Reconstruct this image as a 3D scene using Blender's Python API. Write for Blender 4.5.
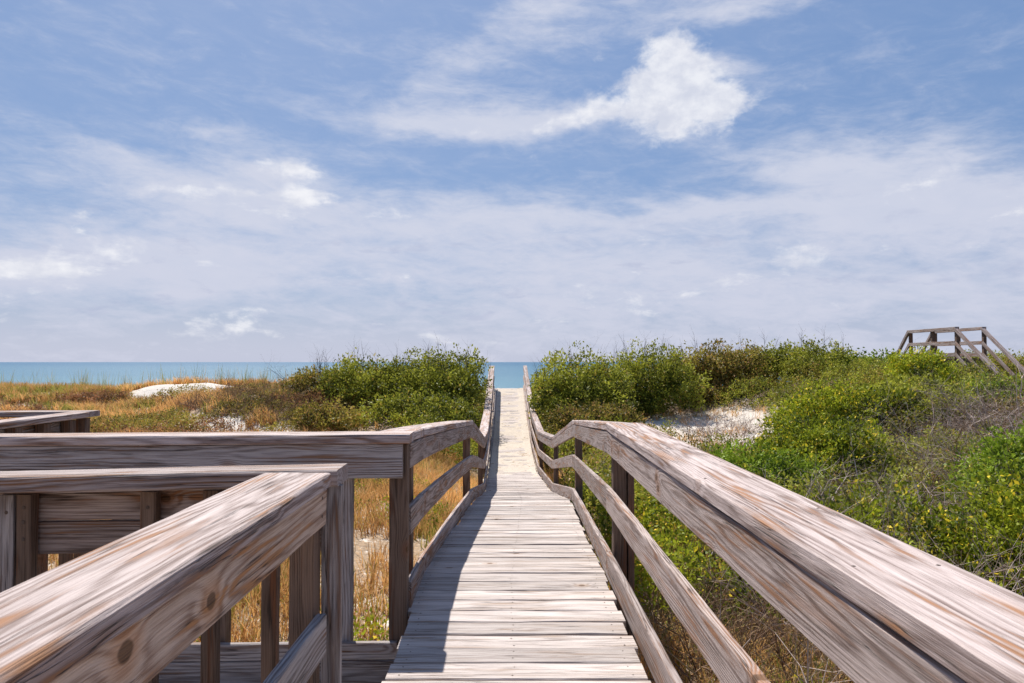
import bpy, math, random
import numpy as np
from mathutils import Vector

for o in list(bpy.data.objects): bpy.data.objects.remove(o)
S = bpy.context.scene
COL = S.collection
rng = np.random.default_rng(11)
random.seed(5)
CZ = 6.0            # camera height above the sea; every "h" below is metres below the camera
F = 740.0

# ------------------------------------------------------------------ camera
cd = bpy.data.cameras.new('camera'); cam = bpy.data.objects.new('camera', cd); COL.objects.link(cam)
cd.sensor_width = 36; cd.lens = F/1024*36; cd.clip_start = .03; cd.clip_end = 60000
cam.location = (0, 0, CZ)
cam.rotation_euler = (math.radians(90 + math.degrees(math.atan(20.5/F))), 0, math.radians(-math.degrees(math.atan(4/F))))
cd.dof.use_dof = True; cd.dof.focus_distance = 7.0; cd.dof.aperture_fstop = 11.0
S.camera = cam
S.view_settings.view_transform = 'Standard'; S.view_settings.look = 'None'
S.view_settings.gamma = 1; S.view_settings.use_curve_mapping = False
S.view_settings.exposure = 0.66

SUN_EL = math.radians(52); SUN_AZ = math.radians(-19)   # from +Y (ahead), negative = left

# ------------------------------------------------------------------ node helper
class NT:
    def __init__(s, tree): s.t = tree; s.n = tree.nodes; s.l = tree.links
    def new(s, typ, **kw):
        n = s.n.new(typ)
        for k, v in kw.items(): setattr(n, k, v)
        return n
    def put(s, sock, v):
        if isinstance(v, bpy.types.NodeSocket): s.l.new(v, sock)
        elif v is not None: sock.default_value = v
    def m(s, op, a, b=None, c=None, clamp=False):
        n = s.new('ShaderNodeMath', operation=op, use_clamp=clamp)
        s.put(n.inputs[0], a)
        if b is not None: s.put(n.inputs[1], b)
        if c is not None: s.put(n.inputs[2], c)
        return n.outputs[0]
    def ss(s, v, lo, hi, a=0.0, b=1.0):
        n = s.new('ShaderNodeMapRange', interpolation_type='SMOOTHSTEP')
        for i, x in enumerate((v, lo, hi, a, b)): s.put(n.inputs[i], x)
        return n.outputs[0]
    def mix(s, f, a, b, mode='MIX'):
        n = s.new('ShaderNodeMix', data_type='RGBA', blend_type=mode)
        s.put(n.inputs[0], f)
        s.put(n.inputs[6], a if isinstance(a, bpy.types.NodeSocket) else (*a, 1))
        s.put(n.inputs[7], b if isinstance(b, bpy.types.NodeSocket) else (*b, 1))
        return n.outputs[2]
    def noise(s, vec, scale, detail=4, rough=.55, dist=0, lac=2.0):
        n = s.new('ShaderNodeTexNoise'); s.put(n.inputs['Vector'], vec)
        n.inputs['Scale'].default_value = scale; n.inputs['Detail'].default_value = detail
        n.inputs['Roughness'].default_value = rough; n.inputs['Distortion'].default_value = dist
        n.inputs['Lacunarity'].default_value = lac
        return n.outputs[0]
    def vec(s, x, y, z=0.0):
        n = s.new('ShaderNodeCombineXYZ'); s.put(n.inputs[0], x); s.put(n.inputs[1], y); s.put(n.inputs[2], z); return n.outputs[0]
    def sep(s, v):
        n = s.new('ShaderNodeSeparateXYZ'); s.put(n.inputs[0], v); return n.outputs
    def vm(s, op, a, b):
        n = s.new('ShaderNodeVectorMath', operation=op); s.put(n.inputs[0], a); s.put(n.inputs[1], b); return n.outputs[0]
    def attr(s, name):
        return s.new('ShaderNodeAttribute', attribute_name=name)

# ------------------------------------------------------------------ world: Nishita sky with thin high cloud, cloud laid out in azimuth / elevation
W = bpy.data.worlds.new('World'); S.world = W; W.use_nodes = True
T = NT(W.node_tree); T.n.clear()
sky = T.new('ShaderNodeTexSky', sky_type='NISHITA'); sky.sun_disc = False
sky.sun_elevation = SUN_EL; sky.sun_rotation = SUN_AZ; sky.air_density = 1.0; sky.dust_density = 1.2; sky.ozone_density = 1.4
tc = T.new('ShaderNodeTexCoord'); x, y, z = T.sep(tc.outputs['Generated'])
az = T.m('ARCTAN2', x, y); el = T.m('ARCSINE', z)
zz = T.m('ADD', T.m('MAXIMUM', z, 0.0), .16)
pl = T.vec(T.m('DIVIDE', x, zz), T.m('DIVIDE', y, zz), 0)                   # cloud layer seen in perspective
base = T.vec(az, T.m('MULTIPLY', el, 1.35), 0)
wn1 = T.noise(T.vec(T.m('MULTIPLY', az, 1.0), T.m('MULTIPLY', el, 2.2), 3.1), 6, 5, .6)
wn2 = T.noise(T.vec(T.m('MULTIPLY', az, 1.0), T.m('MULTIPLY', el, 2.2), 9.7), 6, 5, .6)
azw = T.m('ADD', az, T.m('MULTIPLY', T.m('SUBTRACT', wn1, .5), .16))
elw = T.m('ADD', el, T.m('MULTIPLY', T.m('SUBTRACT', wn2, .5), .08))
def blob(a0, e0, wa, we, amp, tilt=0.0):
    da = T.m('SUBTRACT', azw, a0); de = T.m('SUBTRACT', T.m('SUBTRACT', elw, e0), T.m('MULTIPLY', da, tilt))
    q = T.m('ADD', T.m('POWER', T.m('ABSOLUTE', T.m('DIVIDE', da, wa)), 2.0), T.m('POWER', T.m('ABSOLUTE', T.m('DIVIDE', de, we)), 2.0))
    return T.m('MULTIPLY', T.m('EXPONENT', T.m('MULTIPLY', q, -1.0)), amp)
def pxae(px, py):
    X = (px-508)/F; Z = (362-py)/F; return math.atan(X), math.atan2(Z, math.hypot(1, X))
def pb(px, py, wx, wy, amp, tilt=0.0): a, e = pxae(px, py); return blob(a, e, wx/F, wy/F, amp, tilt)
def total(lst):
    r = lst[0]
    for b in lst[1:]: r = T.m('ADD', r, b)
    return r
# soft wispy sheets
wisps = total([pb(505, 118, 120, 19, .95), pb(440, 122, 50, 12, .35), pb(860, 165, 110, 30, .78, -.2), pb(960, 205, 130, 26, .72), pb(180, 188, 80, 15, .62),
               pb(275, 168, 52, 13, .7), pb(35, 262, 70, 22, .75), pb(170, 258, 110, 20, .62), pb(400, 215, 230, 24, .50), pb(720, 212, 150, 9, .50), pb(300, 200, 60, 12, .5),
               pb(510, 30, 60, 34, .42, .6), pb(440, 75, 60, 18, .36, .4), pb(560, 8, 45, 30, .40), pb(700, 4, 90, 16, .75), pb(210, 128, 42, 10, .42), pb(735, 62, 50, 12, .5, -.3),
               pb(480, 262, 300, 40, .42), pb(800, 285, 260, 45, .36), pb(340, 30, 60, 20, .18), pb(110, 158, 60, 12, .35)])
horizonband = T.m('MULTIPLY', T.m('EXPONENT', T.m('MULTIPLY', T.m('MAXIMUM', el, 0.0), -5.6)), 1.0)
streak = T.noise(T.vec(T.m('ADD', T.m('MULTIPLY', az, 1.3), T.m('MULTIPLY', el, 1.2)), T.m('MULTIPLY', el, 4.6), 1.7), 4.6, 9, .62, .5)
fine = T.noise(T.vec(T.m('ADD', az, T.m('MULTIPLY', el, .6)), T.m('MULTIPLY', el, 2.6), 5.2), 15, 9, .66, .5)
fine2 = T.noise(T.vec(T.m('SUBTRACT', az, T.m('MULTIPLY', el, .5)), T.m('MULTIPLY', el, 3.4), 8.2), 34, 7, .68, .6)
nz = T.m('ADD', T.m('ADD', T.m('MULTIPLY', T.m('SUBTRACT', streak, .5), 1.05), T.m('MULTIPLY', T.m('SUBTRACT', fine, .5), .75)), T.m('MULTIPLY', T.m('SUBTRACT', fine2, .5), .40))
cov = T.m('ADD', T.m('ADD', wisps, T.m('MULTIPLY', horizonband, .88)), nz)
soft = T.m('MAXIMUM', T.m('ADD', T.m('MULTIPLY', T.ss(cov, .06, 1.10), .86), T.m('MULTIPLY', T.ss(fine, .3, .75), .08)), T.ss(el, .12, .0, 0.0, .72))
# the bright cumulus puffs
puffs = total([pb(680, 55, 34, 32, .95), pb(700, 90, 52, 28, .95), pb(650, 100, 50, 26, .8), pb(590, 115, 34, 20, .50), pb(608, 40, 14, 10, .55), pb(735, 100, 22, 14, .4),
               pb(803, 255, 30, 11, .62), pb(280, 163, 46, 9, .62), pb(305, 188, 26, 8, .55), pb(165, 190, 60, 9, .55), pb(28, 256, 50, 12, .62), pb(125, 250, 55, 10, .5), pb(470, 122, 70, 9, .50), pb(560, 118, 30, 14, .5), pb(900, 180, 80, 9, .42), pb(255, 312, 18, 8, .3)])
pn = T.noise(T.vec(az, T.m('MULTIPLY', el, 1.3), 12.0), 13, 8, .6, .2)
pn2 = T.noise(T.vec(az, T.m('MULTIPLY', el, 1.5), 33.0), 42, 6, .62, .4)
# scattered small puffs in the lower half of the sky
lb = T.m('MULTIPLY', T.ss(T.noise(T.vec(az, T.m('MULTIPLY', el, 3.0), 44.0), 5.5, 8, .62, .3), .50, .72), T.m('MULTIPLY', T.ss(el, .005, .05), T.ss(el, .27, .17)))
pc = T.m('ADD', T.m('ADD', T.m('ADD', puffs, T.m('MULTIPLY', lb, .85)), T.m('MULTIPLY', T.m('SUBTRACT', pn, .5), 1.6)), T.m('MULTIPLY', T.m('SUBTRACT', pn2, .5), .9))
puff = T.ss(pc, .26, .98)
low = T.ss(el, .02, .3)
# small grey flat cloudlets low on the horizon
gc = T.noise(T.vec(az, T.m('MULTIPLY', el, 3.2), 20.0), 11, 7, .6, .3)
grey = T.m('MULTIPLY', T.ss(gc, .56, .70), T.m('MULTIPLY', T.ss(el, .02, .07), T.ss(el, .24, .12)))
skyc = T.mix(.68, sky.outputs[0], (1.75, 3.1, 6.05))
softcol = T.mix(low, (6.55, 6.75, 8.0), (6.7, 7.0, 8.2))
c1 = T.mix(soft, skyc, softcol)
c1 = T.mix(T.m('MULTIPLY', grey, .42), c1, (4.3, 4.8, 6.6))
c2 = T.mix(T.m('MULTIPLY', puff, .85), c1, T.mix(T.ss(T.noise(base, 20, 5, .6), .35, .65), (7.3, 7.5, 8.4), (9.6, 9.6, 9.9)))
bg = T.new('ShaderNodeBackground'); T.put(bg.inputs[0], c2); bg.inputs[1].default_value = 0.0625
out = T.new('ShaderNodeOutputWorld'); T.l.new(bg.outputs[0], out.inputs[0])

# ------------------------------------------------------------------ sun
sd = bpy.data.lights.new('sun', 'SUN'); sun = bpy.data.objects.new('sun', sd); COL.objects.link(sun)
sd.energy = 4.9; sd.angle = math.radians(.55); sd.color = (1, .955, .88)
sv = Vector((math.sin(SUN_AZ)*math.cos(SUN_EL), math.cos(SUN_AZ)*math.cos(SUN_EL), math.sin(SUN_EL)))
sun.rotation_euler = sv.to_track_quat('Z', 'Y').to_euler()

# ------------------------------------------------------------------ materials
def material(name):
    m = bpy.data.materials.new(name); m.use_nodes = True
    t = NT(m.node_tree); t.n.clear()
    p = t.new('ShaderNodeBsdfPrincipled'); o = t.new('ShaderNodeOutputMaterial'); t.l.new(p.outputs[0], o.inputs[0])
    return m, t, p, o

def wood(name, light, dark, warm, warm_amt, knots=.5, bump=.35, ringf=60, contrast=1.0, place=()):
    """weathered board: growth-ring figure cut along the board (attribute bc = metres along, across, through), split grain, knots, warm stains"""
    m, t, p, o = material(name)
    a = t.attr('bc'); u, v, w = t.sep(a.outputs['Vector'])
    seed = t.attr('seed').outputs['Fac']
    # knots: sparse cells along the board
    kv = t.new('ShaderNodeTexVoronoi'); kv.feature = 'F1'; kv.voronoi_dimensions = '2D'
    kn = t.vec(t.m('MULTIPLY', u, 3.2), t.m('ADD', t.m('MULTIPLY', v, 4.2), t.m('MULTIPLY', seed, 37.0)), 0.0); t.put(kv.inputs['Vector'], kn); kv.inputs['Scale'].default_value = 1.0
    kd = kv.outputs['Distance']; kr = t.sep(kv.outputs['Color'])[0]
    kon = t.ss(kr, 1-knots-.02, 1-knots+.02)
    kd = t.m('ADD', t.m('MULTIPLY', kd, kon), t.m('MULTIPLY', t.m('SUBTRACT', 1.0, kon), 9.0))
    for ku, kvv in place:
        du = t.m('MULTIPLY', t.m('SUBTRACT', u, ku), 2.6); dv = t.m('MULTIPLY', t.m('SUBTRACT', v, kvv), 3.3)
        kd = t.m('MINIMUM', kd, t.m('SQRT', t.m('ADD', t.m('MULTIPLY', du, du), t.m('MULTIPLY', dv, dv))))
    kon = 1.0
    kinf = t.m('MULTIPLY', t.m('EXPONENT', t.m('MULTIPLY', t.m('MULTIPLY', kd, kd), -22.0)), kon)
    warp = t.noise(t.vec(t.m('MULTIPLY', u, .55), t.m('MULTIPLY', v, 5), t.m('ADD', t.m('MULTIPLY', w, 5), t.m('MULTIPLY', seed, 50))), 1.0, 3, .5)
    vv = t.m('ADD', t.m('MULTIPLY', t.m('SUBTRACT', v, t.m('MULTIPLY', t.m('SUBTRACT', seed, .5), .12)), 1.0), 0.0)
    ww = t.m('ADD', w, .07)
    rad = t.m('SQRT', t.m('ADD', t.m('MULTIPLY', vv, vv), t.m('MULTIPLY', ww, ww)))
    field = t.m('ADD', t.m('ADD', rad, t.m('MULTIPLY', t.m('SUBTRACT', warp, .5), .14)), t.m('MULTIPLY', kinf, .030))
    ring = t.m('ADD', t.m('MULTIPLY', t.m('SINE', t.m('MULTIPLY', field, ringf*6.283)), .5), .5)
    ring = t.m('POWER', ring, 1.6)
    fib = t.noise(t.vec(t.m('MULTIPLY', u, 4.5), t.m('MULTIPLY', t.m('ADD', v, t.m('MULTIPLY', kinf, .02)), 210), t.m('ADD', t.m('MULTIPLY', w, 150), t.m('MULTIPLY', seed, 91))), 1.0, 5, .6)
    blot = t.noise(t.vec(t.m('MULTIPLY', u, 1.3), t.m('MULTIPLY', v, 11), t.m('ADD', t.m('MULTIPLY', w, 9), t.m('MULTIPLY', seed, 63))), 1.0, 5, .6, .3)
    blot2 = t.noise(t.vec(t.m('MULTIPLY', u, 1.6), t.m('MULTIPLY', v, 22), t.m('ADD', t.m('MULTIPLY', w, 18), t.m('MULTIPLY', seed, 13))), 1.0, 4, .6, .5)
    crackn = t.noise(t.vec(t.m('MULTIPLY', u, .9), t.m('MULTIPLY', v, 60), t.m('ADD', t.m('MULTIPLY', w, 40), t.m('MULTIPLY', seed, 29))), 1.0, 3, .5)
    crack = t.m('MULTIPLY', t.ss(t.m('ABSOLUTE', t.m('SUBTRACT', crackn, .5)), .016, .0), t.ss(blot, .46, .58))
    ln = t.noise(t.vec(t.m('MULTIPLY', u, .7), t.m('MULTIPLY', t.m('ADD', v, t.m('MULTIPLY', kinf, .02)), 120), t.m('ADD', t.m('MULTIPLY', w, 90), t.m('MULTIPLY', seed, 57))), 1.0, 4, .65, .2)
    lines = t.ss(t.m('ABSOLUTE', t.m('SUBTRACT', ln, .5)), .045, .0)
    ringw = t.m('MULTIPLY', ring, t.ss(blot, .25, .65, .18, .44)); micro = t.noise(t.vec(t.m('MULTIPLY', u, 7), t.m('MULTIPLY', v, 420), t.m('ADD', t.m('MULTIPLY', w, 420), seed)), 1.0, 3, .6)
    g = t.m('ADD', ringw, t.m('ADD', t.m('MULTIPLY', t.ss(fib, .25, .75), .27), t.m('ADD', t.m('MULTIPLY', t.ss(micro, .35, .65), .20), t.m('MULTIPLY', t.ss(blot, .3, .7), .20))))
    g = t.m('ADD', g, t.m('MULTIPLY', lines, .17))
    col = t.mix(t.ss(g, .10, 1.02 / contrast), light, dark)
    wm = t.m('MULTIPLY', t.ss(t.m('ADD', blot2, t.m('MULTIPLY', t.m('SUBTRACT', blot, .5), .9)), .47, .78), warm_amt)
    wm = t.m('MULTIPLY', wm, t.m('ADD', .30, t.m('MULTIPLY', ring, 1.0)))
    col = t.mix(t.m('MINIMUM', wm, .95), col, warm)
    sd_ = t.m('ADD', .80, t.m('MULTIPLY', seed, .36))
    col = t.mix(1.0, col, t.new('ShaderNodeCombineColor').outputs[0] if False else t.vec(sd_, sd_, sd_), 'MULTIPLY')
    col = t.mix(t.m('MULTIPLY', crack, .85), col, (.03, .024, .022))
    kd2 = t.m('ADD', kd, t.m('MULTIPLY', t.m('SUBTRACT', blot2, .5), .05)); kcore = t.m('MULTIPLY', t.ss(kd2, .085, .055), kon); khalo = t.m('MULTIPLY', t.ss(kd2, .26, .08), kon)
    col = t.mix(t.m('MULTIPLY', khalo, .5), col, warm)
    col = t.mix(t.m('MULTIPLY', kcore, .85), col, t.mix(t.ss(fib, .3, .7), (.16, .075, .03), (.035, .02, .012)))
    t.put(p.inputs['Base Color'], col); p.inputs['Roughness'].default_value = .78
    p.inputs['Specular IOR Level'].default_value = .3
    hgt = t.m('SUBTRACT', t.m('SUBTRACT', 1.0, t.m('MULTIPLY', g, .8)), t.m('MULTIPLY', crack, 1.6))
    bn = t.new('ShaderNodeBump'); bn.inputs['Strength'].default_value = bump; bn.inputs['Distance'].default_value = .004
    t.put(bn.inputs['Height'], hgt); t.l.new(bn.outputs[0], p.inputs['Normal'])
    return m

M_CAP = wood('weathered_cap_wood', (.52, .43, .405), (.165, .112, .095), (.30, .145, .070), 1.3, .14, .8, 72, 1.1)
M_RAIL = wood('weathered_rail_wood', (.47, .385, .355), (.145, .098, .080), (.29, .140, .070), 1.3, .16, .8, 76, 1.1)
M_KNOT = wood('lightened_knotty_board_wood', (.72, .56, .45), (.27, .155, .10), (.50, .24, .10), 1.6, .0, .8, 54, 1.1, place=((13.825, -.008), (13.42, .026)))  # paler, warmer tan paints extra light onto the shaded inner face
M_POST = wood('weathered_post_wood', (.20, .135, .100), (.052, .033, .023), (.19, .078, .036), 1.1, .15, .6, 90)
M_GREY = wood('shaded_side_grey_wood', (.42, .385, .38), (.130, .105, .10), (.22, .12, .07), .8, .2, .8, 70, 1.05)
M_DECK = wood('bleached_deck_wood', (.53, .465, .435), (.25, .205, .185), (.33, .225, .155), .7, .12, .7, 80, 1.0)

def simple(name, col, rough=.8, spec=.3, metal=0):
    m, t, p, o = material(name); p.inputs['Base Color'].default_value = (*col, 1); p.inputs['Roughness'].default_value = rough
    p.inputs['Specular IOR Level'].default_value = spec; p.inputs['Metallic'].default_value = metal; return m
M_NAIL = simple('rusty_screw', (.10, .07, .055), .6)

def leafmat(name, c_lo, c_hi, c_odd, odd=.12, rough=.55, trans=.30):
    m, t, p, o = material(name)
    a = t.attr('tint').outputs['Fac']; b = t.attr('odd').outputs['Fac']
    col = t.mix(a, c_lo, c_hi)
    col = t.mix(t.ss(b, 1-odd-.03, 1-odd+.03), col, c_odd)
    t.put(p.inputs['Base Color'], col); p.inputs['Roughness'].default_value = rough
    p.inputs['Specular IOR Level'].default_value = .10
    tr = t.new('ShaderNodeBsdfTranslucent'); t.put(tr.inputs[0], t.mix(.4, col, c_hi))
    mx = t.new('ShaderNodeMixShader'); mx.inputs[0].default_value = trans
    t.l.new(p.outputs[0], mx.inputs[1]); t.l.new(tr.outputs[0], mx.inputs[2]); t.l.new(mx.outputs[0], o.inputs[0])
    return m
L_OAK = leafmat('oak_scrub_leaves', (.036, .055, .009), (.43, .44, .055), (.52, .34, .08), .14)
L_BRIGHT = leafmat('bright_yellow_green_leaves', (.036, .068, .007), (.40, .45, .032), (.82, .60, .045), .22)
L_DEEP = leafmat('deep_green_leaves', (.026, .058, .008), (.27, .37, .032), (.58, .48, .06), .15)
L_OLIVE = leafmat('olive_leaves', (.050, .045, .014), (.42, .35, .065), (.50, .26, .10), .26)
L_BROWN = leafmat('brown_ground_leaves', (.080, .040, .022), (.50, .25, .12), (.30, .24, .045), .2)
G_GOLD = leafmat('dry_grass', (.36, .17, .050), (.92, .56, .22), (.28, .26, .045), .12, .6, .3)
G_GREEN = leafmat('green_grass', (.14, .17, .025), (.40, .38, .07), (.60, .40, .16), .25, .6, .3)
M_TWIG = leafmat('bare_twigs', (.20, .14, .115), (.66, .54, .48), (.20, .12, .07), .25, .85, .0)
M_BRTW = leafmat('brown_dead_twigs', (.09, .055, .035), (.36, .23, .15), (.42, .30, .16), .2, .85, .0)
M_STEM = leafmat('brown_stems', (.06, .045, .035), (.15, .115, .09), (.12, .08, .05), .2, .85, .0)

# ------------------------------------------------------------------ object helpers
def link(name, me, parent=None):
    o = bpy.data.objects.new(name, me); COL.objects.link(o)
    if parent: o.parent = parent
    return o
def tag(o, label=None, cat=None, group=None, kind=None):
    if label: o['label'] = label
    if cat: o['category'] = cat
    if group: o['group'] = group
    if kind: o['kind'] = kind
    return o
def thing(name, label, cat, loc, group=None):
    o = bpy.data.objects.new(name, None); COL.objects.link(o); o.location = loc; o.empty_display_size = .2
    return tag(o, label, cat, group)

def np_mesh(name, V, Fc, mat, attrs=None, smooth=False):
    """V (n,3), Fc (m,k) k = 3 or 4; attrs: {name: (values, domain)}"""
    me = bpy.data.meshes.new(name); V = np.asarray(V, np.float32); Fc = np.asarray(Fc, np.int32)
    me.vertices.add(len(V)); me.vertices.foreach_set('co', V.ravel())
    k = Fc.shape[1]; me.loops.add(Fc.size); me.loops.foreach_set('vertex_index', Fc.ravel())
    me.polygons.add(len(Fc)); me.polygons.foreach_set('loop_start', np.arange(0, Fc.size, k, dtype=np.int32))
    me.polygons.foreach_set('loop_total', np.full(len(Fc), k, np.int32))
    if smooth: me.polygons.foreach_set('use_smooth', np.ones(len(Fc), bool))
    for an, (vals, dom) in (attrs or {}).items():
        at = me.attributes.new(an, 'FLOAT', dom); at.data.foreach_set('value', np.asarray(vals, np.float32))
    me.update(calc_edges=True); me.materials.append(mat)
    return me

class MB:
    """collects boards / tubes for ONE mesh; each vertex carries bc (metres along, across, through the board) and seed"""
    def __init__(s): s.v = []; s.f = []; s.bc = []; s.sd = []
    def board(s, pts, w, t, side=None, ch=.004, step=.3, jit=.0018, u0=None, seed=None, taper=None):
        pts = [Vector(p) for p in pts]
        # resample
        P = [pts[0]]
        for a, b in zip(pts, pts[1:]):
            n = max(1, int(round((b-a).length/step)))
            for i in range(1, n+1): P.append(a.lerp(b, i/n))
        seed = random.random() if seed is None else seed
        u = random.uniform(0, 40) if u0 is None else u0
        base = len(s.v); hw, ht = w/2, t/2
        sec = [(-hw+ch, -ht), (hw-ch, -ht), (hw, -ht+ch), (hw, ht-ch), (hw-ch, ht), (-hw+ch, ht), (-hw, ht-ch), (-hw, -ht+ch)]
        for i, p in enumerate(P):
            tan = (P[min(i+1, len(P)-1)] - P[max(i-1, 0)]).normalized()
            sv_ = Vector(side) if side is not None else Vector((0, 0, 1)).cross(tan) * -1
            sv_ = (sv_ - tan*sv_.dot(tan)).normalized(); up = sv_.cross(tan)
            if i: u += (p-P[i-1]).length
            for a, b in sec:
                q = p + sv_*(a+random.uniform(-jit, jit)) + up*(b+random.uniform(-jit, jit))
                s.v.append(q); s.bc.append((u, a, b) if w >= t else (u, b, a)); s.sd.append(seed)
        n = len(P)
        for i in range(n-1):
            for k in range(8):
                a = base+i*8+k; b = base+i*8+(k+1) % 8
                s.f.append((a, b, b+8, a+8))
        s.f.append(tuple(base+k for k in range(7, -1, -1))); s.f.append(tuple(base+(n-1)*8+k for k in range(8)))
        return s
    def box(s, x0, x1, y0, y1, z0, z1, **kw):   # long axis chosen automatically
        d = [x1-x0, y1-y0, z1-z0]; c = Vector(((x0+x1)/2, (y0+y1)/2, (z0+z1)/2)); k = d.index(max(d))
        if k == 2: return s.board([(c.x, c.y, z0), (c.x, c.y, z1)], d[0], d[1], side=(1, 0, 0), **kw)
        if k == 1: return s.board([(c.x, y0, c.z), (c.x, y1, c.z)], d[0], d[2], side=(1, 0, 0), **kw)
        return s.board([(x0, c.y, c.z), (x1, c.y, c.z)], d[1], d[2], side=(0, 1, 0), **kw)
    def disc(s, c, r, nrm=(0, 0, 1), thick=.002, n=8):
        nrm = Vector(nrm).normalized(); a = nrm.orthogonal().normalized(); b = nrm.cross(a); base = len(s.v); c = Vector(c)
        for lv in (0, 1):
            for k in range(n):
                th = 2*math.pi*k/n
                s.v.append(c + (a*math.cos(th)+b*math.sin(th))*r*(1-.2*lv) + nrm*thick*lv); s.bc.append((0, 0, 0)); s.sd.append(0)
        for k in range(n): s.f.append((base+k, base+(k+1) % n, base+n+(k+1) % n, base+n+k))
        s.f.append(tuple(base+n+k for k in range(n)))
        return s
    def build(s, name, mat, parent=None):
        org = parent.location if parent is not None and parent.type == 'EMPTY' else Vector((0, 0, 0))
        if parent is not None and parent.parent is not None: org = parent.parent.location
        me = bpy.data.meshes.new(name); me.from_pydata([tuple(v-org) for v in s.v], [], s.f); me.update()
        at = me.attributes.new('bc', 'FLOAT_VECTOR', 'POINT'); at.data.foreach_set('vector', np.array(s.bc, np.float32).ravel())
        at = me.attributes.new('seed', 'FLOAT', 'POINT'); at.data.foreach_set('value', np.array(s.sd, np.float32))
        me.materials.append(mat)
        return link(name, me, parent)

# ------------------------------------------------------------------ profiles (all h = metres below the camera)
def interp(keys):
    xs = np.array([k[0] for k in keys], float); ys = np.array([k[1] for k in keys], float)
    return lambda q: np.interp(q, xs, ys)
def smoothed(keys, sg=1.0):
    f = interp(keys); offs = np.linspace(-2*sg, 2*sg, 9); wts = np.exp(-.5*(offs/sg)**2); wts /= wts.sum()
    return lambda q: sum(w_*f(np.asarray(q, float)+o_) for o_, w_ in zip(offs, wts))
DK = [(-6, 1.52), (5.35, 1.515), (10.1, 1.87), (15, 2.6), (20, 2.95), (24.9, 2.75), (29.8, 2.1), (34.7, 1.24), (37, 1.24)]
CK = [(-6, .03), (5.35, .035), (10.1, .20), (15, .21), (20, .13), (24.9, .09), (29.8, .06), (34.7, .04), (37, .04)]
dl, ds_ = interp(DK), smoothed(DK, 1.0)
deck_h = lambda q: .93*dl(q) + .07*ds_(q)
cl, cs_ = interp(CK), smoothed(CK, 1.2)
deck_c = lambda q: .9*cl(q) + .1*cs_(q)

# value noise for terrain
def vnoise(x, y, sc, seed=0):
    x = np.asarray(x)/sc+seed*17.13+500; y = np.asarray(y)/sc+seed*5.71+500
    xi = np.floor(x).astype(np.int64); yi = np.floor(y).astype(np.int64); fx = x-xi; fy = y-yi
    fx = fx*fx*(3-2*fx); fy = fy*fy*(3-2*fy)
    def h(a, b):
        n = (a*374761393+b*668265263+seed*974711) & 0x7fffffff; n = ((n ^ (n >> 13))*1274126177) & 0x7fffffff
        return ((n ^ (n >> 16)) & 0xffff)/65535.0
    return (h(xi, yi)*(1-fx)+h(xi+1, yi)*fx)*(1-fy)+(h(xi, yi+1)*(1-fx)+h(xi+1, yi+1)*fx)*fy
tail = [(45, 3.0), (60, 5.1), (85, 6.15), (130, 7.5), (400, 12)]
P_LEFT = smoothed([(-300, 2.6), (4, 2.6), (10, 2.55), (16, 2.5), (22, 2.42), (25, 2.15), (28, 1.8), (31, 1.40), (34, 1.22), (38, 1.6)]+tail, .6)
P_MID = smoothed([(-300, 2.6), (4, 2.6), (10, 2.6), (15, 2.88), (20, 3.14), (25, 2.92), (29.8, 2.28), (34.7, 1.42), (36.5, 1.45), (39, 1.9)]+tail, .5)
P_RIGHT = smoothed([(-300, 2.5), (4, 2.5), (8, 2.55), (12, 2.6), (16, 2.7), (20, 2.62), (24, 2.4), (28, 1.95), (31, 1.6), (35, 1.2), (38, 1.5)]+tail, .6)
P_FAR = smoothed([(-300, 2.3), (5, 2.35), (8, 2.25), (12, 2.05), (16, 1.75), (20, 1.35), (24, .95), (28, .75), (34, .9), (38, 1.4)]+tail, .6)
def sst(a, b, v): t_ = np.clip((v-a)/(b-a), 0, 1); return t_*t_*(3-2*t_)
def ground_z(x, y):
    x = np.asarray(x, float); y = np.asarray(y, float)
    c = deck_c(np.clip(y, -6, 37)); dx = x-c
    left = P_LEFT(y); mid = P_MID(y); right = P_RIGHT(y); far = P_FAR(y)
    r = right*(1-sst(6.5, 12.5, x))+far*sst(6.5, 12.5, x)
    h = np.where(dx < 0, mid+(left-mid)*sst(.95, 2.4, -dx), mid+(r-mid)*sst(.95, 2.4, dx))
    amp = sst(1.0, 3.0, np.abs(dx))*sst(75, 45, y) if False else sst(1.0, 3.0, np.abs(dx))*(1-sst(45, 75, y))
    h = h-amp*((vnoise(x, y, 3.1, 1)-.5)*.34+(vnoise(x, y, 1.1, 2)-.5)*.12+(vnoise(x, y, 7.0, 3)-.5)*.4)
    h = h-.36*np.exp(-((x+14.9)/1.5)**2-((y-32.2)/1.3)**2)*(.75+.5*vnoise(x, y, .6, 15))            # bare white mound
    h = h-.24*np.exp(-((x+12.9)/1.0)**2-((y-32.0)/1.2)**2)*(.75+.5*vnoise(x, y, .5, 16))
    h = h-.55*np.exp(-((x+8.6)/2.6)**2-((y-27.0)/2.6)**2)            # hummock with brown plants
    return CZ-h
gz = lambda x, y: float(ground_z(x, y))

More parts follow.
